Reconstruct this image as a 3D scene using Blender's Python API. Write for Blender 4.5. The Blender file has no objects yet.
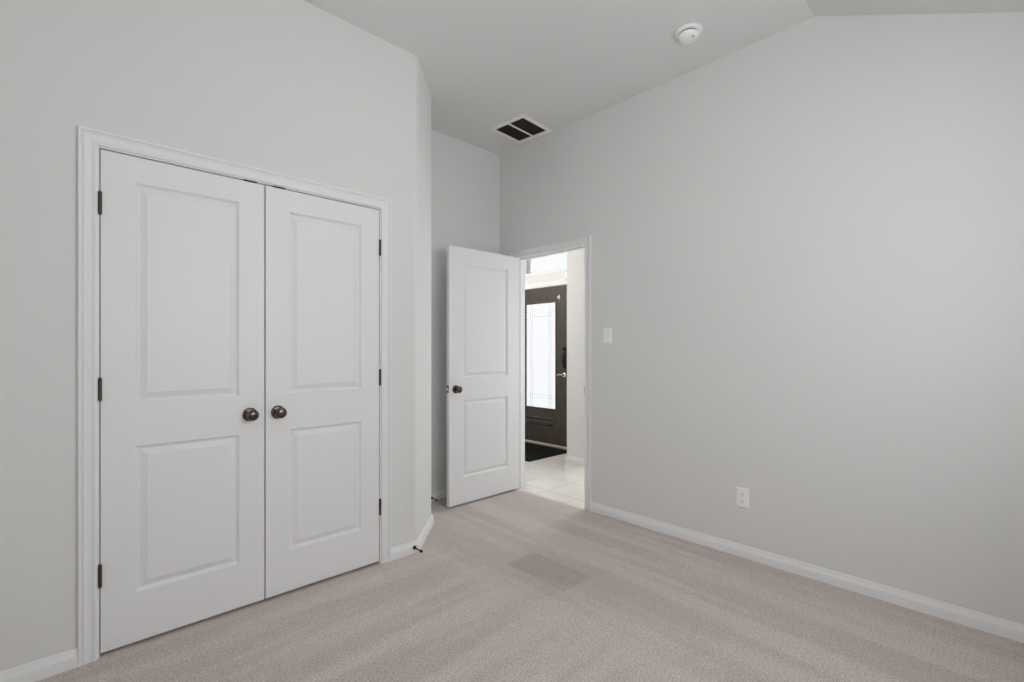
import bpy, bmesh, math
from mathutils import Vector

SC = bpy.context.scene
COL = SC.collection
PI = math.pi

# ------------------------------------------------------------------ camera
PHI = 0.81195                                   # heading, measured from +X towards +Y
cam_data = bpy.data.cameras.new('camera')
cam_data.sensor_width = 36.0
cam_data.lens = 478.06 * 36.0 / 1024.0
cam_data.shift_y = (349.57 - 341.0) / 1024.0
cam_data.clip_start = 0.02
cam = bpy.data.objects.new('camera', cam_data)
cam.location = (0.0, 0.0, 1.238)
cam.rotation_euler = (PI / 2, 0.0, PHI - PI / 2)
COL.objects.link(cam)
SC.camera = cam

# ------------------------------------------------------------------ world and exposure
SKY_STRENGTH = 7.1
LAMP_STRENGTH = 13.0
FOYER_FILL = 32.0  # glow of the added foyer lamp
world = bpy.data.worlds.new('overcast_sky')
SC.world = world
world.use_nodes = True
bg = world.node_tree.nodes['Background']
bg.inputs['Color'].default_value = (0.965, 0.98, 1.0, 1)
bg.inputs['Strength'].default_value = SKY_STRENGTH
SC.view_settings.view_transform = 'Standard'
SC.view_settings.look = 'None'
SC.view_settings.gamma = 1.0
SC.view_settings.use_curve_mapping = False
SC.view_settings.exposure = 0.0
SC.cycles.max_bounces = 16
SC.cycles.diffuse_bounces = 12
SC.cycles.transparent_max_bounces = 16


def portal(name, loc, rot, sx, sy):
    """marks a window opening so that the daylight coming through it is sampled well"""
    d = bpy.data.lights.new(name, 'AREA')
    d.shape = 'RECTANGLE'
    d.size, d.size_y = sx, sy
    d.cycles.is_portal = True
    o = bpy.data.objects.new(name, d)
    o.location = loc
    o.rotation_euler = rot
    COL.objects.link(o)


portal('window_daylight', (1.3, -0.66, 1.69), (PI / 2, 0, 0), 1.7, 1.3)
portal('entry_daylight', (4.66, 4.2, 1.4), (PI / 2, 0, PI / 2), 1.0, 2.7)

portal('foyer_fill_daylight', (4.16, 2.6, 1.3), (PI / 2, 0, PI / 2), 0.7, 1.7)  # opening of the added foyer window

# ------------------------------------------------------------------ dimensions (metres)
XR = 2.966          # right wall
YC = 2.531          # closet wall
YB = 3.294          # wall behind the open door
ZC = 3.04           # flat ceiling
YK = 0.749          # where the ceiling starts to slope down
SL = 0.483          # slope of the ceiling
YF = -0.55          # window wall behind the camera
XL = -0.45          # wall left of the camera


# ------------------------------------------------------------------ materials
def mat(name, col, rough=0.5, metal=0.0, spec=0.5, bump=None, mottled=None, coat=0.0):
    m = bpy.data.materials.new(name)
    m.use_nodes = True
    nt = m.node_tree
    b = nt.nodes['Principled BSDF']
    b.inputs['Base Color'].default_value = (*col, 1)
    b.inputs['Roughness'].default_value = rough
    b.inputs['Metallic'].default_value = metal
    b.inputs['Specular IOR Level'].default_value = spec
    b.inputs['Coat Weight'].default_value = coat
    tc = nt.nodes.new('ShaderNodeTexCoord')
    if bump:
        scale, strength, dist = bump
        n = nt.nodes.new('ShaderNodeTexNoise')
        n.inputs['Scale'].default_value = scale
        n.inputs['Detail'].default_value = 3
        nt.links.new(tc.outputs['Object'], n.inputs['Vector'])
        bp = nt.nodes.new('ShaderNodeBump')
        bp.inputs['Strength'].default_value = strength
        bp.inputs['Distance'].default_value = dist
        nt.links.new(n.outputs['Fac'], bp.inputs['Height'])
        nt.links.new(bp.outputs['Normal'], b.inputs['Normal'])
    if mottled:
        scale, amt = mottled
        n = nt.nodes.new('ShaderNodeTexNoise')
        n.inputs['Scale'].default_value = scale
        n.inputs['Detail'].default_value = 4
        nt.links.new(tc.outputs['Object'], n.inputs['Vector'])
        r = nt.nodes.new('ShaderNodeValToRGB')
        r.color_ramp.elements[0].position = 0.3
        r.color_ramp.elements[1].position = 0.7
        r.color_ramp.elements[0].color = (*[c * (1 - amt) for c in col], 1)
        r.color_ramp.elements[1].color = (*[min(1, c * (1 + amt)) for c in col], 1)
        nt.links.new(n.outputs['Fac'], r.inputs['Fac'])
        nt.links.new(r.outputs['Color'], b.inputs['Base Color'])
    return m


M_WALL = mat('greige_wall_paint', (0.730, 0.728, 0.721), 0.85, spec=0.2, bump=(95, 0.18, 0.002))
M_CEIL = mat('ceiling_paint', (0.735, 0.732, 0.727), 0.9, spec=0.15, bump=(70, 0.2, 0.002))
M_TRIM = mat('white_trim_paint', (0.80, 0.80, 0.805), 0.42, spec=0.4)
M_DOOR = mat('white_door_paint', (0.80, 0.80, 0.805), 0.45, spec=0.4, bump=(180, 0.05, 0.0008))
M_BRONZE = mat('dark_bronze', (0.12, 0.10, 0.088), 0.2, metal=0.95, mottled=(60, 0.25))
M_BROWN = mat('brown_hinge_metal', (0.085, 0.062, 0.05), 0.42, metal=0.7)
M_BLACK = mat('black_metal', (0.012, 0.011, 0.011), 0.4, metal=0.3)
M_NICKEL = mat('satin_nickel', (0.75, 0.74, 0.72), 0.25, metal=1.0)
M_PLASTIC = mat('white_plastic', (0.90, 0.90, 0.89), 0.35)
M_SLOT = mat('dark_slot', (0.02, 0.018, 0.016), 0.8)
M_DUCT = mat('dark_brown_louver', (0.13, 0.108, 0.085), 0.7)
M_VENTFRAME = mat('vent_enamel', (0.86, 0.85, 0.83), 0.4)
M_MAT = mat('black_mat_fibre', (0.010, 0.010, 0.010), 0.95, spec=0.1, bump=(300, 0.6, 0.004))
M_THRESH = mat('threshold_oak', (0.42, 0.33, 0.27), 0.45, mottled=(12, 0.2))


def wood_mat():
    m = mat('dark_stained_wood', (0.035, 0.028, 0.022), 0.32, spec=0.5)
    nt = m.node_tree
    b = nt.nodes['Principled BSDF']
    tc = nt.nodes.new('ShaderNodeTexCoord')
    mp = nt.nodes.new('ShaderNodeMapping')
    mp.inputs['Scale'].default_value = (28, 28, 2.2)
    n = nt.nodes.new('ShaderNodeTexNoise')
    n.inputs['Scale'].default_value = 2.0
    n.inputs['Detail'].default_value = 6
    n.inputs['Distortion'].default_value = 0.6
    r = nt.nodes.new('ShaderNodeValToRGB')
    r.color_ramp.elements[0].position = 0.3
    r.color_ramp.elements[1].position = 0.75
    r.color_ramp.elements[0].color = (0.036, 0.030, 0.025, 1)
    r.color_ramp.elements[1].color = (0.098, 0.080, 0.064, 1)
    nt.links.new(tc.outputs['Object'], mp.inputs['Vector'])
    nt.links.new(mp.outputs['Vector'], n.inputs['Vector'])
    nt.links.new(n.outputs['Fac'], r.inputs['Fac'])
    nt.links.new(r.outputs['Color'], b.inputs['Base Color'])
    return m


M_WOOD = wood_mat()


def carpet_mat():
    m = bpy.data.materials.new('beige_cut_pile_carpet')
    m.use_nodes = True
    nt = m.node_tree
    L = nt.links
    b = nt.nodes['Principled BSDF']
    b.inputs['Roughness'].default_value = 1.0
    b.inputs['Specular IOR Level'].default_value = 0.05
    b.inputs['Sheen Weight'].default_value = 0.15
    tc = nt.nodes.new('ShaderNodeTexCoord')
    P = tc.outputs['Object']

    def noise(scale, detail, vec, rough=0.6):
        n = nt.nodes.new('ShaderNodeTexNoise')
        n.inputs['Scale'].default_value = scale
        n.inputs['Detail'].default_value = detail
        n.inputs['Roughness'].default_value = rough
        L.new(vec, n.inputs['Vector'])
        return n.outputs['Fac']

    def mapping(scale, rot=0.0):
        mp = nt.nodes.new('ShaderNodeMapping')
        mp.inputs['Scale'].default_value = scale
        mp.inputs['Rotation'].default_value = (0, 0, rot)
        L.new(P, mp.inputs['Vector'])
        return mp.outputs['Vector']

    def math_(op, a, c=None, clamp=False):
        n = nt.nodes.new('ShaderNodeMath')
        n.operation = op
        n.use_clamp = clamp
        for i, v in enumerate((a, c)):
            if v is None:
                continue
            if isinstance(v, (int, float)):
                n.inputs[i].default_value = v
            else:
                L.new(v, n.inputs[i])
        return n.outputs[0]

    def smooth(v, a, c):
        n = nt.nodes.new('ShaderNodeMapRange')
        n.interpolation_type = 'SMOOTHSTEP'
        n.inputs['From Min'].default_value = a
        n.inputs['From Max'].default_value = c
        L.new(v, n.inputs['Value'])
        return n.outputs['Result']

    sep = nt.nodes.new('ShaderNodeSeparateXYZ')
    L.new(P, sep.inputs[0])
    X, Y = sep.outputs['X'], sep.outputs['Y']
    # tuft speckle
    tuft = math_('ADD', math_('MULTIPLY', noise(120, 3, P, 0.8), 0.5), math_('MULTIPLY', noise(280, 2, P, 0.7), 0.5))
    ramp = nt.nodes.new('ShaderNodeValToRGB')
    ramp.color_ramp.elements[0].position = 0.36
    ramp.color_ramp.elements[0].color = (0.290, 0.241, 0.213, 1)
    ramp.color_ramp.elements[1].position = 0.64
    ramp.color_ramp.elements[1].color = (0.88, 0.790, 0.740, 1)
    L.new(tuft, ramp.inputs['Fac'])
    # the direction the pile lies in: vacuum strokes run along the closet on the left,
    # along the right wall on the right
    sA = noise(1.0, 2, mapping((0.55, 5.2, 1), math.radians(4)))
    sB = noise(1.0, 2, mapping((5.0, 0.5, 1), math.radians(-3)))
    side = smooth(X, 1.45, 1.95)
    mix = nt.nodes.new('ShaderNodeMix')
    L.new(side, mix.inputs[0])
    L.new(sA, mix.inputs[2])
    L.new(sB, mix.inputs[3])
    stroke = smooth(mix.outputs[0], 0.40, 0.60)
    clump = math_('ADD', math_('MULTIPLY', noise(14, 4, P), 0.6), math_('MULTIPLY', noise(46, 2, P, 0.7), 0.4))
    # one rectangular stroke brushed the other way in the middle of the floor
    bx = math_('MULTIPLY', smooth(X, 1.86, 1.885), math_('SUBTRACT', 1.0, smooth(X, 2.095, 2.12)))
    by = math_('MULTIPLY', smooth(Y, 1.58, 1.605), math_('SUBTRACT', 1.0, smooth(Y, 2.01, 2.04)))
    box = math_('MULTIPLY', bx, by)
    val = math_('ADD', math_('MULTIPLY', stroke, 0.14), 0.90)
    val = math_('ADD', val, math_('MULTIPLY', math_('SUBTRACT', clump, 0.5), 0.34))
    val = math_('SUBTRACT', val, math_('MULTIPLY', box, 0.15))
    vm = nt.nodes.new('ShaderNodeVectorMath')
    vm.operation = 'SCALE'
    L.new(ramp.outputs['Color'], vm.inputs[0])
    L.new(val, vm.inputs['Scale'])
    L.new(vm.outputs['Vector'], b.inputs['Base Color'])
    bp = nt.nodes.new('ShaderNodeBump')
    bp.inputs['Strength'].default_value = 0.8
    bp.inputs['Distance'].default_value = 0.006
    L.new(tuft, bp.inputs['Height'])
    L.new(bp.outputs['Normal'], b.inputs['Normal'])
    return m


M_CARPET = carpet_mat()


def tile_mat():
    m = bpy.data.materials.new('cream_ceramic_tile')
    m.use_nodes = True
    nt = m.node_tree
    L = nt.links
    b = nt.nodes['Principled BSDF']
    b.inputs['Roughness'].default_value = 0.27
    tc = nt.nodes.new('ShaderNodeTexCoord')
    mp = nt.nodes.new('ShaderNodeMapping')
    T = 0.327
    mp.inputs['Location'].default_value = (-3.12 / T, -2.515 / T, 0)
    mp.inputs['Scale'].default_value = (1 / T, 1 / T, 1)
    L.new(tc.outputs['Object'], mp.inputs['Vector'])
    br = nt.nodes.new('ShaderNodeTexBrick')
    br.offset = 0.0
    br.inputs['Scale'].default_value = 1.0
    br.inputs['Brick Width'].default_value = 1.0
    br.inputs['Row Height'].default_value = 1.0
    br.inputs['Mortar Size'].default_value = 0.012
    br.inputs['Mortar Smooth'].default_value = 0.2
    br.inputs['Color1'].default_value = (0.76, 0.735, 0.69, 1)
    br.inputs['Color2'].default_value = (0.72, 0.685, 0.63, 1)
    br.inputs['Mortar'].default_value = (0.48, 0.44, 0.39, 1)
    L.new(mp.outputs['Vector'], br.inputs['Vector'])
    n = nt.nodes.new('ShaderNodeTexNoise')
    n.inputs['Scale'].default_value = 7
    n.inputs['Detail'].default_value = 6
    L.new(tc.outputs['Object'], n.inputs['Vector'])
    mx = nt.nodes.new('ShaderNodeMix')
    mx.data_type = 'RGBA'
    mx.blend_type = 'OVERLAY'
    mx.inputs[0].default_value = 0.35
    L.new(br.outputs['Color'], mx.inputs[6])
    L.new(n.outputs['Fac'], mx.inputs[7])
    L.new(mx.outputs[2], b.inputs['Base Color'])
    bp = nt.nodes.new('ShaderNodeBump')
    bp.invert = True
    bp.inputs['Strength'].default_value = 0.3
    bp.inputs['Distance'].default_value = 0.002
    L.new(br.outputs['Fac'], bp.inputs['Height'])
    L.new(bp.outputs['Normal'], b.inputs['Normal'])
    return m


M_TILE = tile_mat()


def glass_mat(name, tint, gloss):
    m = bpy.data.materials.new(name)
    m.use_nodes = True
    nt = m.node_tree
    nt.nodes.remove(nt.nodes['Principled BSDF'])
    out = nt.nodes['Material Output']
    t = nt.nodes.new('ShaderNodeBsdfTransparent')
    t.inputs['Color'].default_value = (*tint, 1)
    g = nt.nodes.new('ShaderNodeBsdfGlossy')
    g.inputs['Roughness'].default_value = 0.08
    mx = nt.nodes.new('ShaderNodeMixShader')
    mx.inputs[0].default_value = gloss
    nt.links.new(t.outputs[0], mx.inputs[1])
    nt.links.new(g.outputs[0], mx.inputs[2])
    nt.links.new(mx.outputs[0], out.inputs['Surface'])
    return m


M_GLASS = glass_mat('clear_glass', (0.95, 0.96, 0.96), 0.06)
M_OBSCURE = glass_mat('tinted_privacy_glass', (0.385, 0.386, 0.387), 0.05)      # a pane has two faces


def lamp_mat(name, col, strength):
    m = bpy.data.materials.new(name)
    m.use_nodes = True
    b = m.node_tree.nodes['Principled BSDF']
    b.inputs['Base Color'].default_value = (0.8, 0.8, 0.8, 1)
    b.inputs['Emission Color'].default_value = (*col, 1)
    b.inputs['Emission Strength'].default_value = strength
    return m


M_LAMP = lamp_mat('lit_opal_glass', (1.0, 0.98, 0.955), LAMP_STRENGTH)
M_FOYER_FILL = lamp_mat('foyer_fill_glow', (1.0, 0.955, 0.91), FOYER_FILL)


# ------------------------------------------------------------------ helpers
def obj(name, bm, m, parent=None, smooth=None, loc=None):
    """links a bmesh as ONE mesh object"""
    bmesh.ops.recalc_face_normals(bm, faces=bm.faces)
    me = bpy.data.meshes.new(name)
    bm.to_mesh(me)
    bm.free()
    me.materials.append(m)
    if smooth is not None:
        for p in me.polygons:
            p.use_smooth = True
        me.set_sharp_from_angle(angle=math.radians(smooth))
    o = bpy.data.objects.new(name, me)
    COL.objects.link(o)
    if parent:
        o.parent = parent
    if loc:
        o.location = loc
    return o


def tag(o, label, cat, group=None, kind=None):
    o['label'] = label
    o['category'] = cat
    if group:
        o['group'] = group
    if kind:
        o['kind'] = kind
    return o


def empty(name, loc, rz=0.0):
    o = bpy.data.objects.new(name, None)
    o.empty_display_size = 0.05
    o.location = loc
    o.rotation_euler = (0, 0, rz)
    COL.objects.link(o)
    return o


def new():
    return bmesh.new()


def add_box(bm, x0, x1, y0, y1, z0, z1, bev=0.0, seg=1):
    r = bmesh.ops.create_cube(bm, size=1.0)
    for v in r['verts']:
        v.co = Vector((x0 + (v.co.x + .5) * (x1 - x0), y0 + (v.co.y + .5) * (y1 - y0), z0 + (v.co.z + .5) * (z1 - z0)))
    if bev:
        vs = set(r['verts'])
        es = [e for e in bm.edges if e.verts[0] in vs and e.verts[1] in vs]
        bmesh.ops.bevel(bm, geom=es, offset=bev, segments=seg, affect='EDGES', profile=0.5)


def add_prism(bm, poly, axis, a, b):
    """poly: 2-D outline; axis 0: (y,z) extruded along x; 1: (x,z) along y; 2: (x,y) along z"""
    def P(p, t):
        return (t, p[0], p[1]) if axis == 0 else (p[0], t, p[1]) if axis == 1 else (p[0], p[1], t)
    A = [bm.verts.new(P(p, a)) for p in poly]
    B = [bm.verts.new(P(p, b)) for p in poly]
    bm.faces.new(A)
    bm.faces.new(B[::-1])
    n = len(poly)
    for i in range(n):
        bm.faces.new((A[i], B[i], B[(i + 1) % n], A[(i + 1) % n]))


def add_rings(bm, rings, closed=True, cap0=False, cap1=False):
    R = [[bm.verts.new(p) for p in r] for r in rings]
    n = len(R[0])
    for a, b in zip(R, R[1:]):
        for i in range(n if closed else n - 1):
            j = (i + 1) % n
            bm.faces.new((a[i], a[j], b[j], b[i]))
    if cap0:
        bm.faces.new(R[0])
    if cap1:
        bm.faces.new(R[-1][::-1])


def add_lathe(bm, prof, c, axis, n=32):
    """prof: (radius, distance along axis) pairs, turned about axis through c"""
    ax = Vector(axis).normalized()
    u = ax.orthogonal().normalized()
    w = ax.cross(u)
    c = Vector(c)
    rings = []
    for r, h in prof:
        r = max(r, 1e-5)
        rings.append([c + ax * h + (u * math.cos(2 * PI * k / n) + w * math.sin(2 * PI * k / n)) * r for k in range(n)])
    add_rings(bm, rings, True, True, True)


def arc(c, r, a0, a1, n=6):
    return [(c[0] + r * math.cos(a0 + (a1 - a0) * i / n), c[1] + r * math.sin(a0 + (a1 - a0) * i / n)) for i in range(n + 1)]


def casing_mesh(a0, a1, zt, prof, P):
    """door casing with mitred corners around an opening a0..a1 up to zt; P(a, t, z) places a point"""
    bm = new()
    bot = [(a0 - u, t, 0.0) for u, t in prof]
    tl = [(a0 - u, t, zt + u) for u, t in prof]
    tr = [(a1 + u, t, zt + u) for u, t in prof]
    br = [(a1 + u, t, 0.0) for u, t in prof]
    add_rings(bm, [[P(*p) for p in r] for r in (bot, tl, tr, br)], True, True, True)
    return bm


CAS = [(0, 0), (0, .0075), (.0025, .0105), (.007, .0115), (.012, .0105), (.0155, .0075), (.024, .0080), (.033, .0105),
       (.040, .0145), (.0425, .0160), (.0440, .0115), (.0475, .0115), (.049, .0175), (.054, .0190), (.0575, .0175), (.0585, .014), (.0585, 0)]
BASE = [(0, 0), (.0150, 0), (.0150, .042), (.0142, .0445), (.0125, .047), (.0055, .066), (.0045, .070), (.002, .0715), (0, .0715)]


def baseboard(name, pts, i, label):
    """segment i of a polyline of wall corners (room on the right-hand side), mitred to its neighbours"""
    def d(k):
        return (Vector(pts[k + 1]) - Vector(pts[k])).normalized()

    def rn(v):
        return Vector((v.y, -v.x))

    def end(k):
        if k == 0 or k == len(pts) - 1:
            return rn(d(0 if k == 0 else k - 1))
        n1, n2 = rn(d(k - 1)), rn(d(k))
        m = (n1 + n2).normalized()
        return m / m.dot(n1)
    bm = new()
    rings = []
    for k in (i, i + 1):
        p, m = Vector(pts[k]), end(k)
        rings.append([(p.x + m.x * t, p.y + m.y * t, z) for t, z in BASE])
    add_rings(bm, rings, True, True, True)
    return tag(obj(name, bm, M_TRIM, smooth=40), label, 'baseboard', kind='structure')


def plan_box(name, x0, x1, y0, y1, z0, z1, m, label, cat):
    bm = new()
    add_box(bm, x0, x1, y0, y1, z0, z1)
    return tag(obj(name, bm, m), label, cat, kind='structure')


# ------------------------------------------------------------------ floors and ceiling
plan_box('floor', XL - .12, 2.950, YF - .12, 3.42, -0.10, 0.0, M_CARPET, 'beige cut pile bedroom carpet with vacuum strokes', 'carpet')
plan_box('floor_foyer', 2.950, 4.72, 1.10, 5.52, -0.10, -0.002, M_TILE, 'cream square tile floor beyond the open doorway', 'tile floor')


def zceil(y):
    return ZC if y >= YK else ZC - (YK - y) * SL


bm = new()
add_prism(bm, [(YF - .12, zceil(YF - .12)), (YK, ZC), (5.52, ZC), (5.52, ZC + .12), (YK, ZC + .12), (YF - .12, zceil(YF - .12) + .12)], 0, XL - .12, 4.72)
tag(obj('ceiling', bm, M_CEIL), 'grey white ceiling, flat above the closet and sloping down towards the camera', 'ceiling', kind='structure')

# ------------------------------------------------------------------ walls
# right wall, with the doorway to the foyer cut out of its outline
DY0, DY1, DZ = 2.308, 3.070, 2.052            # clear opening of the doorway
JT = 0.018                                    # jamb board
bm = new()
e = .02
add_prism(bm, [(YF - .12, -.05), (DY0 - JT, -.05), (DY0 - JT, DZ + JT), (DY1 + JT, DZ + JT), (DY1 + JT, -.05), (5.50, -.05),
               (5.50, ZC + e), (YK, ZC + e), (YF - .12, zceil(YF - .12) + e)], 0, XR, XR + .104)
tag(obj('wall_right', bm, M_WALL), 'long plain greige wall on the right holding the doorway, switch and outlet', 'wall', kind='structure')

# closet wall, with the double-door opening cut out
CX0, CX1, CZ = 0.1185, 1.3470, 2.0480
bm = new()
add_prism(bm, [(XL, -.05), (CX0 - JT, -.05), (CX0 - JT, CZ + JT), (CX1 + JT, CZ + JT), (CX1 + JT, -.05), (1.560, -.05), (1.560, ZC + e), (XL, ZC + e)], 1, YC, YC + .115)
tag(obj('wall_closet', bm, M_WALL), 'greige wall around the white double closet doors', 'wall', kind='structure')

# angled wall with rounded drywall corners, then its hidden return to the back wall
R_ = 0.055
kx = math.tan(math.radians(22.5))
c1 = (1.595 - R_ * kx, YC + R_)
c2x, c2y = 1.927, 2.863
t_ = R_ * kx
s2 = math.sqrt(.5)
c2 = (c2x - R_, c2y + t_)
poly = [(1.560, YC)] + arc(c1, R_, -PI / 2, -PI / 4, 8) + arc(c2, R_, -PI / 4, 0, 8) + [(c2x, YB + .01), (c2x - .115, YB + .01), (c2x - .115, 2.93), (1.560, 2.646)]
bm = new()
add_prism(bm, poly, 2, -.05, ZC + e)
tag(obj('wall_corner', bm, M_WALL, smooth=30), 'narrow angled greige wall with rounded edges beside the closet', 'wall', kind='structure')

plan_box('wall_back', XL - .12, XR, YB, YB + .115, -.05, ZC + e, M_WALL, 'shaded greige wall behind the open bedroom door', 'wall')
plan_box('wall_left', XL - .12, XL, YF - .12, YB, -.05, ZC + e, M_WALL, 'greige side wall left of the camera', 'wall')
# window wall behind the camera
WX0, WX1, WZ0, WZ1 = 0.45, 2.15, 1.08, 2.30
bm = new()
zt = zceil(YF) + e - .02
add_box(bm, XL, WX0, YF - .12, YF, -.05, zt)
add_box(bm, WX1, XR, YF - .12, YF, -.05, zt)
add_box(bm, WX0, WX1, YF - .12, YF, -.05, WZ0)
add_box(bm, WX0, WX1, YF - .12, YF, WZ1, zt)
tag(obj('wall_front', bm, M_WALL), 'greige window wall behind the camera', 'wall', kind='structure')
# foyer
bm = new()
FX, FE = 4.070, 3.412                         # foyer wall seen through the doorway and its left edge
SY0, SY1, SZ0, SZ1 = 2.25, 2.95, 0.45, 2.15   # added foyer window, out of view, placed for its light
add_box(bm, FX, 4.19, 1.22, SY0, -.05, ZC + e)
add_prism(bm, [(FX, SY1), (4.19, SY1), (4.19, 3.30), (4.72, 3.30), (4.72, FE), (FX, FE)], 2, -.05, ZC + e)
add_box(bm, FX, 4.19, SY0, SY1, -.05, SZ0)
add_box(bm, FX, 4.19, SY0, SY1, SZ1, ZC + e)
tag(obj('wall_foyer', bm, M_WALL), 'pale foyer wall seen through the doorway right of the front door', 'wall', kind='structure')
plan_box('wall_foyer_near', XR + .104, 4.19, 1.10, 1.22, -.05, ZC + e, M_WALL, 'end wall of the foyer out of view on the right', 'wall')
plan_box('wall_foyer_far', XR + .104, 4.72, 5.38, 5.50, -.05, ZC + e, M_WALL, 'end wall of the foyer out of view on the left', 'wall')
EX = 4.570                                    # entry wall and the front door's face
EY0, EY1 = 3.795, 4.719                       # front-door opening
TY0, TY1, TZ0, TZ1 = 3.815, 4.605, 2.237, 2.66    # transom opening
bm = new()
add_box(bm, EX + .02, EX + .15, FE, EY0 - .03, -.05, ZC + e)
add_box(bm, EX + .02, EX + .15, EY1 + .03, 5.38, -.05, ZC + e)
add_box(bm, EX + .02, EX + .15, EY0 - .03, EY1 + .03, 2.075, TZ0)
add_box(bm, EX + .02, EX + .15, EY0 - .03, TY0, TZ0, TZ1)
add_box(bm, EX + .02, EX + .15, TY1, EY1 + .03, TZ0, TZ1)
add_box(bm, EX + .02, EX + .15, EY0 - .03, EY1 + .03, TZ1, ZC + e)
tag(obj('wall_entry', bm, M_WALL), 'pale foyer wall around the dark front door and its transom', 'wall', kind='structure')

# ------------------------------------------------------------------ baseboards
left_run = [(XL, YC), (CX0 - .006 - .0585, YC)]
baseboard('baseboard_closet', left_run, 0, 'white baseboard at the far left of the closet casing')
run = [(CX1 + .006 + .0585, YC), (1.595, YC), (c2x, c2y), (c2x, YB), (XR, YB), (XR, DY1 + .006 + .0585)]
baseboard('baseboard_closet_right', run, 0, 'short white baseboard right of the closet doors holding a door stop')
baseboard('baseboard_corner', run, 1, 'white baseboard along the angled wall')
baseboard('baseboard_return', run, 2, 'white baseboard on the return wall hidden behind the angled wall')
baseboard('baseboard_back', run, 3, 'white baseboard on the shaded wall behind the open door')
baseboard('baseboard_right', [(XR, DY0 - .006 - .0585), (XR, YF)], 0, 'long white baseboard along the right wall')
baseboard('baseboard_foyer', [(EX, FE), (FX, FE), (FX, 1.22)], 1, 'white baseboard on the foyer wall beyond the doorway')


# ------------------------------------------------------------------ casings and jambs
def door_trim(name, a0, a1, zt, P, depth, label, stop=None):
    t = tag(empty(name, (0, 0, 0)), label, 'door frame', kind='structure')
    obj('casing', casing_mesh(a0 - .006, a1 + .006, zt + .006, CAS, P), M_TRIM, t, smooth=35)
    bm = new()
    # jamb boards as one U-shaped prism
    out = [(a0 - JT, 0.0), (a0 - JT, zt + JT), (a1 + JT, zt + JT), (a1 + JT, 0.0), (a1, 0.0), (a1, zt), (a0, zt), (a0, 0.0)]
    add_rings(bm, [[P(a, t2, z) for a, z in out] for t2 in (0.001, -depth)], True, True, True)
    obj('jamb', bm, M_TRIM, t)
    if stop:
        s0, s1 = stop
        bm = new()
        w = .011
        out = [(a0, 0.0), (a0, zt), (a1, zt), (a1, 0.0), (a1 - w, 0.0), (a1 - w, zt - w), (a0 + w, zt - w), (a0 + w, 0.0)]
        add_rings(bm, [[P(a, -t2, z) for a, z in out] for t2 in (s0, s1)], True, True, True)
        obj('stop_strip', bm, M_TRIM, t)
    return t


tr1 = door_trim('trim_1', CX0, CX1, CZ, lambda a, t, z: (a, YC - t, z), .117, 'white moulded frame around the closet double doors')
for x0, x1 in ((0.640, 0.697), (0.770, 0.826)):
    bm = new()
    add_box(bm, x0, x1, YC - .003, YC + .028, CZ - .0050, CZ + .0012)
    p = obj('catch_plate', bm, M_BLACK, tr1)
    p['label'] = 'dark ball catch plate'
tr2 = door_trim('trim_2', DY0, DY1, DZ, lambda a, t, z: (XR - t, a, z), .106, 'white moulded frame around the doorway to the foyer', stop=(.040, .075))
bm = new()
add_box(bm, XR - .0015, XR + .03, DY0 - .001, DY0 + .0022, .895, .955, .0005)
o = obj('strike_plate', bm, M_BROWN, tr2)
o['label'] = 'dark bronze strike plate'


# foyer side casing of the same doorway
obj('foyer_casing', casing_mesh(DY0 - .006, DY1 + .006, DZ + .006, CAS, lambda a, t, z: (XR + .104 + t, a, z)), M_TRIM, tr2, smooth=35)


# ------------------------------------------------------------------ panel doors
def add_panel_face(bm, w, z0, z1, panels, ysign, yface, prof, chamfer=.002):
    """one moulded face of a door: flat frame with sunk, raised-field panels"""
    def V(x, z, d):
        return (x, yface + ysign * d, z)
    x0, x1 = panels[0][0], panels[0][1]
    c = chamfer

    def quad(a0, a1, b0, b1):
        bm.faces.new([bm.verts.new(V(x, z, 0)) for x, z in ((a0, b0), (a1, b0), (a1, b1), (a0, b1))])
    quad(c, x0, z0 + c, z1 - c)
    quad(x1, w - c, z0 + c, z1 - c)
    zs = [z0 + c] + [v for p in panels for v in (p[2], p[3])] + [z1 - c]
    for k in range(0, len(zs), 2):
        quad(x0, x1, zs[k], zs[k + 1])
    for (a0, a1, b0, b1) in panels:
        rings = [[V(a0 + u, b0 + u, d), V(a1 - u, b0 + u, d), V(a1 - u, b1 - u, d), V(a0 + u, b1 - u, d)] for u, d in prof]
        add_rings(bm, rings, True, False, prof[-1][1] < .5)
    # chamfer around the leaf
    add_rings(bm, [[V(c, z0 + c, 0), V(w - c, z0 + c, 0), V(w - c, z1 - c, 0), V(c, z1 - c, 0)],
                   [V(0, z0, c), V(w, z0, c), V(w, z1, c), V(0, z1, c)]], True)


PANEL = [(0, 0), (.002, .0015), (.005, .0055), (.009, .0110), (.012, .0128), (.0165, .0130), (.019, .0120), (.034, .0050), (.037, .0042), (.039, .0024), (.041, .0020)]


def door_leaf(w, z0, z1, t, panels):
    bm = new()
    add_panel_face(bm, w, z0, z1, panels, 1, 0.0, PANEL)
    add_panel_face(bm, w, z0, z1, panels, -1, t, PANEL)
    c = .002
    add_rings(bm, [[(0, y, z0), (w, y, z0), (w, y, z1), (0, y, z1)] for y in (c, t - c)], True)
    bmesh.ops.remove_doubles(bm, verts=bm.verts, dist=1e-5)
    return bm


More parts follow.
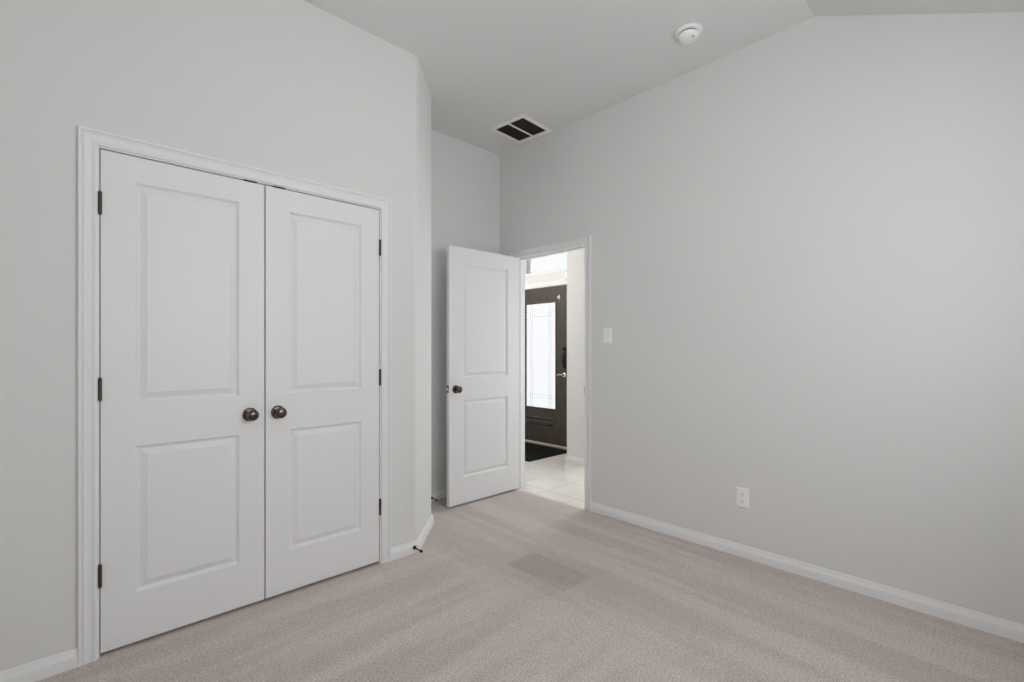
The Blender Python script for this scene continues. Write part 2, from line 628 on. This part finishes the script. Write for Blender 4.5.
def add_hinge(bm, x, y, z):
    """knuckle barrel with five knuckles and ball tips"""
    h, r = .0445, .0060
    prof = [(0, -h - .004), (.003, -h - .0035), (.0042, -h - .001), (.0042, -h)]
    for k in range(5):
        a = -h + k * 2 * h / 5
        b = a + 2 * h / 5
        prof += [(r, a + .0004), (r, b - .0004), (r * .82, b)]
    prof += [(.0042, h), (.0042, h + .001), (.003, h + .0035), (0, h + .004)]
    add_lathe(bm, prof, (x, y, z), (0, 0, 1), 14)


def add_knob(parent, x, z, y, sgn, m=None):
    """round rosette and ball knob on a door face at y; sgn -1 faces the front"""
    m = m or M_BRONZE
    bm = new()
    add_lathe(bm, [(0, .0), (.0325, .0), (.0325, .003), (.031, .0055), (.026, .0075), (.018, .009), (.0145, .010), (0, .010)], (x, y, z), (0, sgn, 0), 36)
    r = obj('rosette', bm, m, parent, smooth=40)
    bm = new()
    add_lathe(bm, [(0, .008), (.013, .008), (.0115, .014), (.011, .022), (.013, .027), (.020, .031), (.0255, .037), (.0275, .044), (.0265, .051),
                   (.0225, .057), (.0160, .0605), (.008, .062), (0, .0622)], (x, y, z), (0, sgn, 0), 36)
    obj('knob', bm, m, parent, smooth=50)
    return r


ZP = ((.224, .835), (1.017, 1.937))
ZBOT, ZTOP, TH = .016, 2.0435, .035


def interior_door(name, loc, w, stile, label, hinge_x, hinge_y, knobs, latch=None, ztop=ZTOP):
    t = tag(empty(name, loc), label, 'door', kind='structure')
    panels = [(stile, w - stile, a, b) for a, b in ZP]
    obj('door_leaf', door_leaf(w, ZBOT, ztop, TH, panels), M_DOOR, t)
    for z in (1.826, 1.078, .330):
        bm = new()
        add_hinge(bm, hinge_x, hinge_y, z)
        # leaf edge showing beside the knuckle
        s = -1 if hinge_x < w / 2 else 1
        add_box(bm, min(hinge_x, hinge_x + s * .006), max(hinge_x, hinge_x + s * .006), hinge_y + .003, hinge_y + .0062, z - .0445, z + .0445)
        h = obj('hinge', bm, M_BROWN, t, smooth=40)
        h['label'] = 'dark bronze hinge knuckle'
    for kx_, y, sgn in knobs:
        add_knob(t, kx_, .927, y, sgn)
    if latch is not None:
        bm = new()
        add_box(bm, latch - .0012, latch + .001, .006, .029, .930 - .0285, .930 + .0285, .0006)
        f = obj('latch_plate', bm, M_BLACK, t)
        f['label'] = 'dark latch faceplate on the door edge'
        bm = new()
        add_prism(bm, [(latch - .001, .0115), (latch - .0115, .022), (latch - .0115, .0235), (latch - .001, .0235)], 2, .921, .939)
        obj('latch_bolt', bm, M_NICKEL, f)
    return t


interior_door('door_1', (.1215, YC, 0), .6095, .110, 'left leaf of the white two panel closet double doors', -.0010, -.0052, [(.666 - .1215, 0.0, -1)])
interior_door('door_2', (.7365, YC, 0), .6075, .1105, 'right leaf of the white two panel closet double doors', .6075 + .0020, -.0052, [(.793 - .7365, 0.0, -1)])
interior_door('door_3', (2.194, 3.020, 0), .7600, .137, 'white two panel bedroom door standing open into the room', .7600 + .002, TH + .005,
              [(.062, 0.0, -1), (.062, TH, 1)], latch=0.0, ztop=2.0495)

# ------------------------------------------------------------------ front door
fd = tag(empty('door_4', (EX, 4.714, 0), -PI / 2), 'dark stained front door with a tall glass light seen through the doorway', 'front door', kind='structure')
W4, Z40, Z41, T4 = .914, .028, 2.045, .044
GX0, GX1, GZ0, GZ1 = .140, .708, .468, 1.852
bm = new()
x0, x1 = GX0, GX1
c = .002
for (ys, yf) in ((1, 0.0), (-1, T4)):
    def V(x, z, d, ys=ys, yf=yf):
        return (x, yf + ys * d, z)

    def quad(a0, a1, b0, b1):
        bm.faces.new([bm.verts.new(V(x, z, 0)) for x, z in ((a0, b0), (a1, b0), (a1, b1), (a0, b1))])
    quad(c, x0, Z40 + c, Z41 - c)
    quad(x1, W4 - c, Z40 + c, Z41 - c)
    quad(x0, x1, Z40 + c, .215)
    quad(x0, x1, .355, GZ0)
    quad(x0, x1, GZ1, Z41 - c)
    # raised panel at the bottom
    add_rings(bm, [[V(a0 + u, b0 + u, d), V(a1 - u, b0 + u, d), V(a1 - u, b1 - u, d), V(a0 + u, b1 - u, d)]
                   for (a0, a1, b0, b1) in ((x0, x1, .215, .355),)
                   for u, d in ((0, 0), (.004, -.012), (.014, -.014), (.022, .004), (.030, .008), (.055, -.006), (.058, -.006))], True, False, True)
    # reveal of the glass opening
    add_rings(bm, [[V(x0, GZ0, d), V(x1, GZ0, d), V(x1, GZ1, d), V(x0, GZ1, d)] for d in (0, T4 / 2)], True)
    add_rings(bm, [[V(c, Z40 + c, 0), V(W4 - c, Z40 + c, 0), V(W4 - c, Z41 - c, 0), V(c, Z41 - c, 0)],
                   [V(0, Z40, c), V(W4, Z40, c), V(W4, Z41, c), V(0, Z41, c)]], True)
add_rings(bm, [[(0, y, Z40), (W4, y, Z40), (W4, y, Z41), (0, y, Z41)] for y in (c, T4 - c)], True)
bmesh.ops.remove_doubles(bm, verts=bm.verts, dist=1e-5)
obj('door_leaf', bm, M_WOOD, fd)
# bead holding the glass
bm = new()
BEAD = [(-.004, -.006), (.004, -.010), (.010, -.008), (.014, -.001), (.014, .012), (-.004, .012)]
rings = []
for u, d in BEAD:
    rings.append([(GX0 + u, d, GZ0 + u), (GX1 - u, d, GZ0 + u), (GX1 - u, d, GZ1 - u), (GX0 + u, d, GZ1 - u)])
add_rings(bm, rings + [rings[0]], True)
obj('glazing_bead', bm, M_WOOD, fd)
bm = new()
add_box(bm, GX0 + .0005, GX1 - .0005, .016, .022, GZ0 + .0005, GZ1 - .0005)
gl = obj('glass_pane', bm, M_OBSCURE, fd)
bm = new()
for xx in (GX0 + .10, GX0 + .135, GX1 - .135, GX1 - .10):
    add_box(bm, xx - .0012, xx + .0012, .0125, .0160, GZ0 + .005, GZ1 - .005)
for zz in (1.675, 1.710, GZ0 + .14, GZ0 + .175):
    add_box(bm, GX0 + .005, GX1 - .005, .0125, .0160, zz - .0012, zz + .0012)
M_CAME = mat('pale_lead_strip', (0.75, 0.75, 0.74), 0.5)
cm = obj('leaded_strips', bm, M_CAME, gl)
cm['label'] = 'pale lead lines across the glass'


# lock set: local x of the lock stile
def lx(y):
    return 4.714 - y


bm = new()
add_lathe(bm, [(0, 0), (.027, 0), (.027, .006), (.024, .012), (0, .013)], (lx(3.868), 0, 1.245), (0, -1, 0), 28)
add_box(bm, lx(3.868) - .004, lx(3.868) + .004, -.030, -.010, 1.229, 1.261, .002)
obj('deadbolt', bm, M_BLACK, fd, smooth=40)
bm = new()
add_box(bm, lx(3.868) - .026, lx(3.868) + .026, -.008, 0.0, 1.005, 1.205, .004, 2)
add_rings(bm, [[(lx(3.866) + .010 * math.cos(a), yy + .008 * math.sin(a), zz) for a in [2 * PI * k / 10 for k in range(10)]]
               for yy, zz in ((-.006, 1.185), (-.030, 1.180), (-.042, 1.150), (-.045, 1.110), (-.042, 1.065), (-.030, 1.035), (-.006, 1.030))], True, True, True)
o = obj('pull_handle', bm, M_BLACK, fd, smooth=40)
o['label'] = 'black pull handle above the lever'
bm = new()
add_lathe(bm, [(0, 0), (.031, 0), (.031, .005), (.026, .009), (.013, .011), (.012, .045), (0, .046)], (lx(3.872), 0, .921), (0, -1, 0), 28)
add_rings(bm, [[(xx, -.045 + .009 * math.cos(a), zz + .010 * math.sin(a)) for a in [2 * PI * k / 10 for k in range(10)]]
               for xx, zz in ((lx(3.866), .921), (lx(3.895), .925), (lx(3.915), .925), (lx(3.935), .920), (lx(3.950), .910))], True, True, True)
o = obj('lever_handle', bm, M_NICKEL, fd, smooth=45)
o['label'] = 'bright nickel lever handle'
bm = new()
add_lathe(bm, [(0, 0), (.012, 0), (.012, .003), (.005, .005), (.004, .02), (.009, .024), (.009, .03), (0, .032)], (lx(3.955), 0, 1.893), (0, -1, 0), 18)
add_box(bm, lx(3.955) - .009, lx(3.955) + .009, -.004, 0, 1.868, 1.925, .002)
o = obj('wreath_hook', bm, M_NICKEL, fd, smooth=40)
o['label'] = 'small pale metal hook near the top'
bm = new()
add_box(bm, lx(3.842), lx(3.806), -.015, 0.0, 1.955, 2.020, .002)
o = obj('contact_magnet', bm, M_BLACK, fd)
o['label'] = 'small dark contact magnet in the top corner'

# white frame of the front door, flush with the wall lining
t4 = tag(empty('trim_3', (0, 0, 0)), 'white frame around the dark front door', 'door frame', kind='structure')
bm = new()
a0, a1, zt = EY0, EY1, 2.050
out = [(a0 - .03, 0), (a0 - .03, zt + .025), (a1 + .03, zt + .025), (a1 + .03, 0), (a1, 0), (a1, zt), (a0, zt), (a0, 0)]
add_rings(bm, [[(x, a, z) for a, z in out] for x in (EX - .002, EX + .15)], True, True, True)
obj('jamb', bm, M_TRIM, t4)
obj('casing', casing_mesh(a0 - .008, a1 + .008, zt + .008, CAS, lambda a, t, z: (EX + .02 - .022 - t * .6, a, z)), M_TRIM, t4, smooth=35)
plan_box('trim_4', EX - .055, EX + .15, EY0, EY1, -.002, .022, M_THRESH, 'pale wooden threshold under the dark front door', 'threshold')

# transom window above the front door
w1 = tag(empty('window_1', (0, 0, 0)), 'bright transom window above the dark front door', 'window', kind='structure')
bm = new()
fw = .022
rings = []
for u, x in ((-.02, EX + .02), (-.02, EX - .004), (fw - .008, EX - .004), (fw, EX + .008), (fw, EX + .10), (0, EX + .10), (0, EX + .02)):
    rings.append([(x, TY0 + u, TZ0 + u), (x, TY1 - u, TZ0 + u), (x, TY1 - u, TZ1 - u), (x, TY0 + u, TZ1 - u)])
add_rings(bm, rings + [rings[0]], True)
obj('window_frame', bm, M_TRIM, w1)
bm = new()
add_box(bm, EX + .05, EX + .056, TY0 + fw - .004, TY1 - fw + .004, TZ0 + fw - .004, TZ1 - fw + .004)
obj('glass_pane', bm, M_OBSCURE, w1)

# ------------------------------------------------------------------ bedroom window behind the camera
w2 = tag(empty('window_2', (0, 0, 0)), 'wide white bedroom window in the wall behind the camera', 'window', kind='structure')
bm = new()
fw = .05
rings = []
for u, y in ((0, YF - .10), (0, YF - .05), (fw, YF - .05), (fw, YF - .10)):
    rings.append([(WX0 + u, y, WZ0 + u), (WX1 - u, y, WZ0 + u), (WX1 - u, y, WZ1 - u), (WX0 + u, y, WZ1 - u)])
add_rings(bm, rings + [rings[0]], True)
xm = (WX0 + WX1) / 2
add_box(bm, xm - .03, xm + .03, YF - .098, YF - .052, WZ0 + fw, WZ1 - fw)
obj('window_frame', bm, M_TRIM, w2)
for p0, p1 in ((WX0 + fw, xm - .03), (xm + .03, WX1 - fw)):
    bm = new()
    add_box(bm, p0, p1, YF - .078, YF - .072, WZ0 + fw, WZ1 - fw)
    obj('glass_pane', bm, M_GLASS, w2)
bm = new()
add_box(bm, WX0 - .04, WX1 + .04, YF - .05, YF + .045, WZ0 - .022, WZ0, .004, 2)
obj('window_sill', bm, M_TRIM, w2)

# ------------------------------------------------------------------ added foyer window, unseen, lights the angled wall and open door
w3 = tag(empty('added_foyer_window', (0, 0, 0)), 'added foyer window out of view, lighting the angled wall and open door', 'window', kind='structure')
bm = new()
fw = .05
rings = []
for u, x in ((0, FX + .10), (0, FX + .05), (fw, FX + .05), (fw, FX + .10)):
    rings.append([(x, SY0 + u, SZ0 + u), (x, SY1 - u, SZ0 + u), (x, SY1 - u, SZ1 - u), (x, SY0 + u, SZ1 - u)])
add_rings(bm, rings + [rings[0]], True)
obj('window_frame', bm, M_TRIM, w3)
bm = new()
add_box(bm, FX + .072, FX + .078, SY0 + fw, SY1 - fw, SZ0 + fw, SZ1 - fw)
obj('glass_pane', bm, M_GLASS, w3)

# ------------------------------------------------------------------ ceiling vent
v = tag(empty('ceiling_vent', (2.746, 2.790, ZC), math.radians(4.2)), 'square ceiling vent with two dark louvered halves near the corner', 'vent')
hx, hy = .187, .179
bm = new()
ip = .140, .146
rings = []
for u, d in ((0, 0), (.002, -.006), (.010, -.009), (.036, -.009), (.042, -.006), (.042, 0)):
    rings.append([(-hx + u, -hy + u * .72, d), (hx - u, -hy + u * .72, d), (hx - u, hy - u * .72, d), (-hx + u, hy - u * .72, d)])
add_rings(bm, rings, True)
obj('vent_frame', bm, M_VENTFRAME, v, smooth=30)
bm = new()
add_box(bm, -.146, .146, -.0075, .0075, -.0085, -.001, .002)
obj('center_bar', bm, M_VENTFRAME, v)
bm = new()
add_box(bm, -.150, .150, -.152, .152, -.0012, -.0002)
o = obj('duct_backing', bm, M_SLOT, v)
for s in (-1, 1):
    for k in range(11):
        y = s * (.0155 + k * .0125)
        bm = new()
        add_prism(bm, [(y - .005, -.0075), (y - .0038, -.0080), (y + .005, -.0022), (y + .0038, -.0017)], 0, -.1455, .1455)
        obj('louver', bm, M_DUCT, v)

# ------------------------------------------------------------------ smoke detector
s = tag(empty('smoke_detector', (2.588, 1.277, ZC)), 'round white smoke detector on the ceiling near the right wall', 'smoke detector')
bm = new()
add_lathe(bm, [(0, 0), (.0715, 0), (.0725, .003), (.0725, .010), (.070, .0135), (.066, .0145), (0, .0145)], (0, 0, 0), (0, 0, -1), 48)
obj('mounting_plate', bm, M_PLASTIC, s, smooth=40)
bm = new()
add_lathe(bm, [(0, .0145), (.0505, .0145), (.0505, .0225), (0, .0225)], (0, 0, 0), (0, 0, -1), 40)
o = obj('vent_gap', bm, M_SLOT, s, smooth=40)
o['label'] = 'dark sensing gap'
bm = new()
add_lathe(bm, [(0, .0208), (.0545, .0208), (.0560, .0228), (.0550, .030), (.0515, .038), (.045, .0435), (.034, .0465), (.016, .048), (0, .0482)], (0, 0, 0), (0, 0, -1), 48)
obj('cover', bm, M_PLASTIC, s, smooth=40)
bm = new()
add_lathe(bm, [(0, .038), (.0075, .038), (.0075, .0462), (.006, .0480), (0, .0480)], (-.010, -.031, 0), (0, 0, -1), 18)
o = obj('test_button', bm, mat('grey_button', (.35, .35, .35), .5), s, smooth=40)
o['label'] = 'small grey test button'


# ------------------------------------------------------------------ switch and outlet (local x runs along the wall, -y faces the room)
def plate_mesh(w, h):
    bm = new()
    rings = []
    for u, d in ((0, 0), (0, -.003), (.0015, -.0055), (.004, -.007)):
        rings.append([(-w / 2 + u, d, -h / 2 + u), (w / 2 - u, d, -h / 2 + u), (w / 2 - u, d, h / 2 - u), (-w / 2 + u, d, h / 2 - u)])
    add_rings(bm, rings, True, True, True)
    return bm


sw = tag(empty('light_switch', (XR, 2.095, 1.3415), -PI / 2), 'white light switch on the wall right of the doorway', 'light switch')
obj('face_plate', plate_mesh(.070, .116), M_PLASTIC, sw, smooth=30)
bm = new()
add_box(bm, -.0062, .0062, -.0078, -.0065, -.0135, .0135, .0005)
obj('toggle_collar', bm, M_PLASTIC, sw)
bm = new()
add_prism(bm, [(-.006, -.008), (-.018, .004), (-.0175, .010), (-.006, .009)], 0, -.0045, .0045)
obj('toggle', bm, M_PLASTIC, sw)
for zz in (-.030, .030):
    bm = new()
    add_lathe(bm, [(0, .0065), (.0032, .0065), (.0028, .0080), (0, .0082)], (0, 0, zz), (0, -1, 0), 12)
    obj('screw', bm, M_PLASTIC, sw)

ou = tag(empty('wall_outlet', (XR, 1.124, .3525), -PI / 2), 'white duplex power outlet low on the right wall', 'outlet')
obj('face_plate', plate_mesh(.072, .116), M_PLASTIC, ou, smooth=30)
for zz in (.0205, -.0205):
    bm = new()
    pts = [(.0165 * math.cos(a), max(-.0135, min(.0135, .0175 * math.sin(a))) + zz) for a in [2 * PI * k / 28 for k in range(28)]]
    add_prism(bm, pts, 1, -.0090, -.0065)
    r = obj('receptacle', bm, M_PLASTIC, ou)
    bm = new()
    for xx, hh in ((-.0063, .0045), (.0063, .0038)):
        add_box(bm, xx - .0012, xx + .0012, -.0094, -.0085, zz + .002 - hh + .002, zz + .002 + hh + .002)
    add_lathe(bm, [(0, .0085), (.0026, .0085), (.0026, .0094), (0, .0094)], (0, 0, zz - .0075), (0, -1, 0), 12)
    q = obj('slots', bm, M_SLOT, r)
    q['label'] = 'dark plug slots'
bm = new()
add_lathe(bm, [(0, .0065), (.0032, .0065), (.0028, .0082), (0, .0084)], (0, 0, 0), (0, -1, 0), 12)
obj('screw', bm, M_PLASTIC, ou)


# ------------------------------------------------------------------ door stops
def door_stop(loc, label, length):
    d = tag(empty('door_stop', loc), label, 'door stop', 'black baseboard door stops')
    bm = new()
    add_lathe(bm, [(0, 0), (.0125, 0), (.0125, .003), (.010, .006), (.006, .008), (0, .008)], (0, 0, 0), (0, -1, 0), 24)
    obj('base_disc', bm, M_BLACK, d, smooth=40)
    bm = new()
    add_lathe(bm, [(0, .006), (.0048, .006), (.0042, .02), (.0042, length - .015), (0, length - .015)], (0, 0, 0), (0, -1, 0), 18)
    obj('rod', bm, M_BLACK, d, smooth=40)
    bm = new()
    add_lathe(bm, [(0, length - .016), (.0075, length - .016), (.008, length - .012), (.008, length - .003), (.006, length), (0, length)], (0, 0, 0), (0, -1, 0), 20)
    obj('rubber_tip', bm, M_BLACK, d, smooth=40)
    return d


door_stop((1.569, YC - .0145, .035), 'black door stop on the short baseboard right of the closet', .082)
door_stop((2.205, YB - .0145, .028), 'black door stop on the baseboard behind the open bedroom door', .082)

# ------------------------------------------------------------------ foyer things
bm = new()
add_box(bm, 3.768, 4.508, 3.700, 4.850, -.002, .009, .003, 2)
tag(obj('door_mat', bm, M_MAT), 'black door mat on the tiles before the front door', 'door mat')
sn = tag(empty('door_sensor', (EX - .002, 3.826, 2.150), -PI / 2), 'small white alarm sensor on the frame above the front door', 'sensor')
bm = new()
add_box(bm, -.016, .016, -.022, 0.0, -.042, .042, .004, 2)
obj('housing', bm, M_PLASTIC, sn)
bm = new()
add_box(bm, -.012, .012, -.0228, -.0215, -.041, -.036)
obj('cover_seam', bm, M_SLOT, sn)


# ------------------------------------------------------------------ lamps (both out of the frame, the foyer one added as fill)
def dome(r):
    bm = new()
    add_lathe(bm, [(0, .026), (r, .026), (r, .036), (r * .93, .062), (r * .75, .086), (r * .45, .102), (0, .108)], (0, 0, 0), (0, 0, -1), 40)
    return bm


d = tag(empty('ceiling_light', (1.25, 1.10, ZC)), 'lit flush opal ceiling light above the middle of the bedroom', 'ceiling light')
r = .15
bm = new()
add_lathe(bm, [(0, 0), (r * 1.05, 0), (r * 1.08, .012), (r * 1.05, .026), (0, .026)], (0, 0, 0), (0, 0, -1), 40)
obj('base_pan', bm, M_NICKEL, d, smooth=40)
obj('glass_shade', dome(r), M_LAMP, d, smooth=50)

d = tag(empty('foyer_fill_lamp', (3.42, 4.30, ZC)), 'added opal fill lamp, unseen, brightening the foyer', 'fill light')  # added out of view to brighten the foyer walls and tiles
bm = new()
add_lathe(bm, [(0, 0), (.065, 0), (.065, .010), (.05, .022), (0, .024)], (0, 0, 0), (0, 0, -1), 32)
obj('canopy', bm, M_NICKEL, d, smooth=40)
bm = new()
add_lathe(bm, [(0, .02), (.007, .02), (.007, .70), (.022, .71), (.022, .76), (0, .76)], (0, 0, 0), (0, 0, -1), 16)
obj('rod', bm, M_NICKEL, d, smooth=40)
bm = new()
add_lathe(bm, [(0, .745), (.05, .75), (.10, .78), (.135, .83), (.145, .88), (.135, .93), (.10, .98), (.05, 1.01), (0, 1.015)], (0, 0, 0), (0, 0, -1), 36)
obj('glass_globe', bm, M_FOYER_FILL, d, smooth=60)
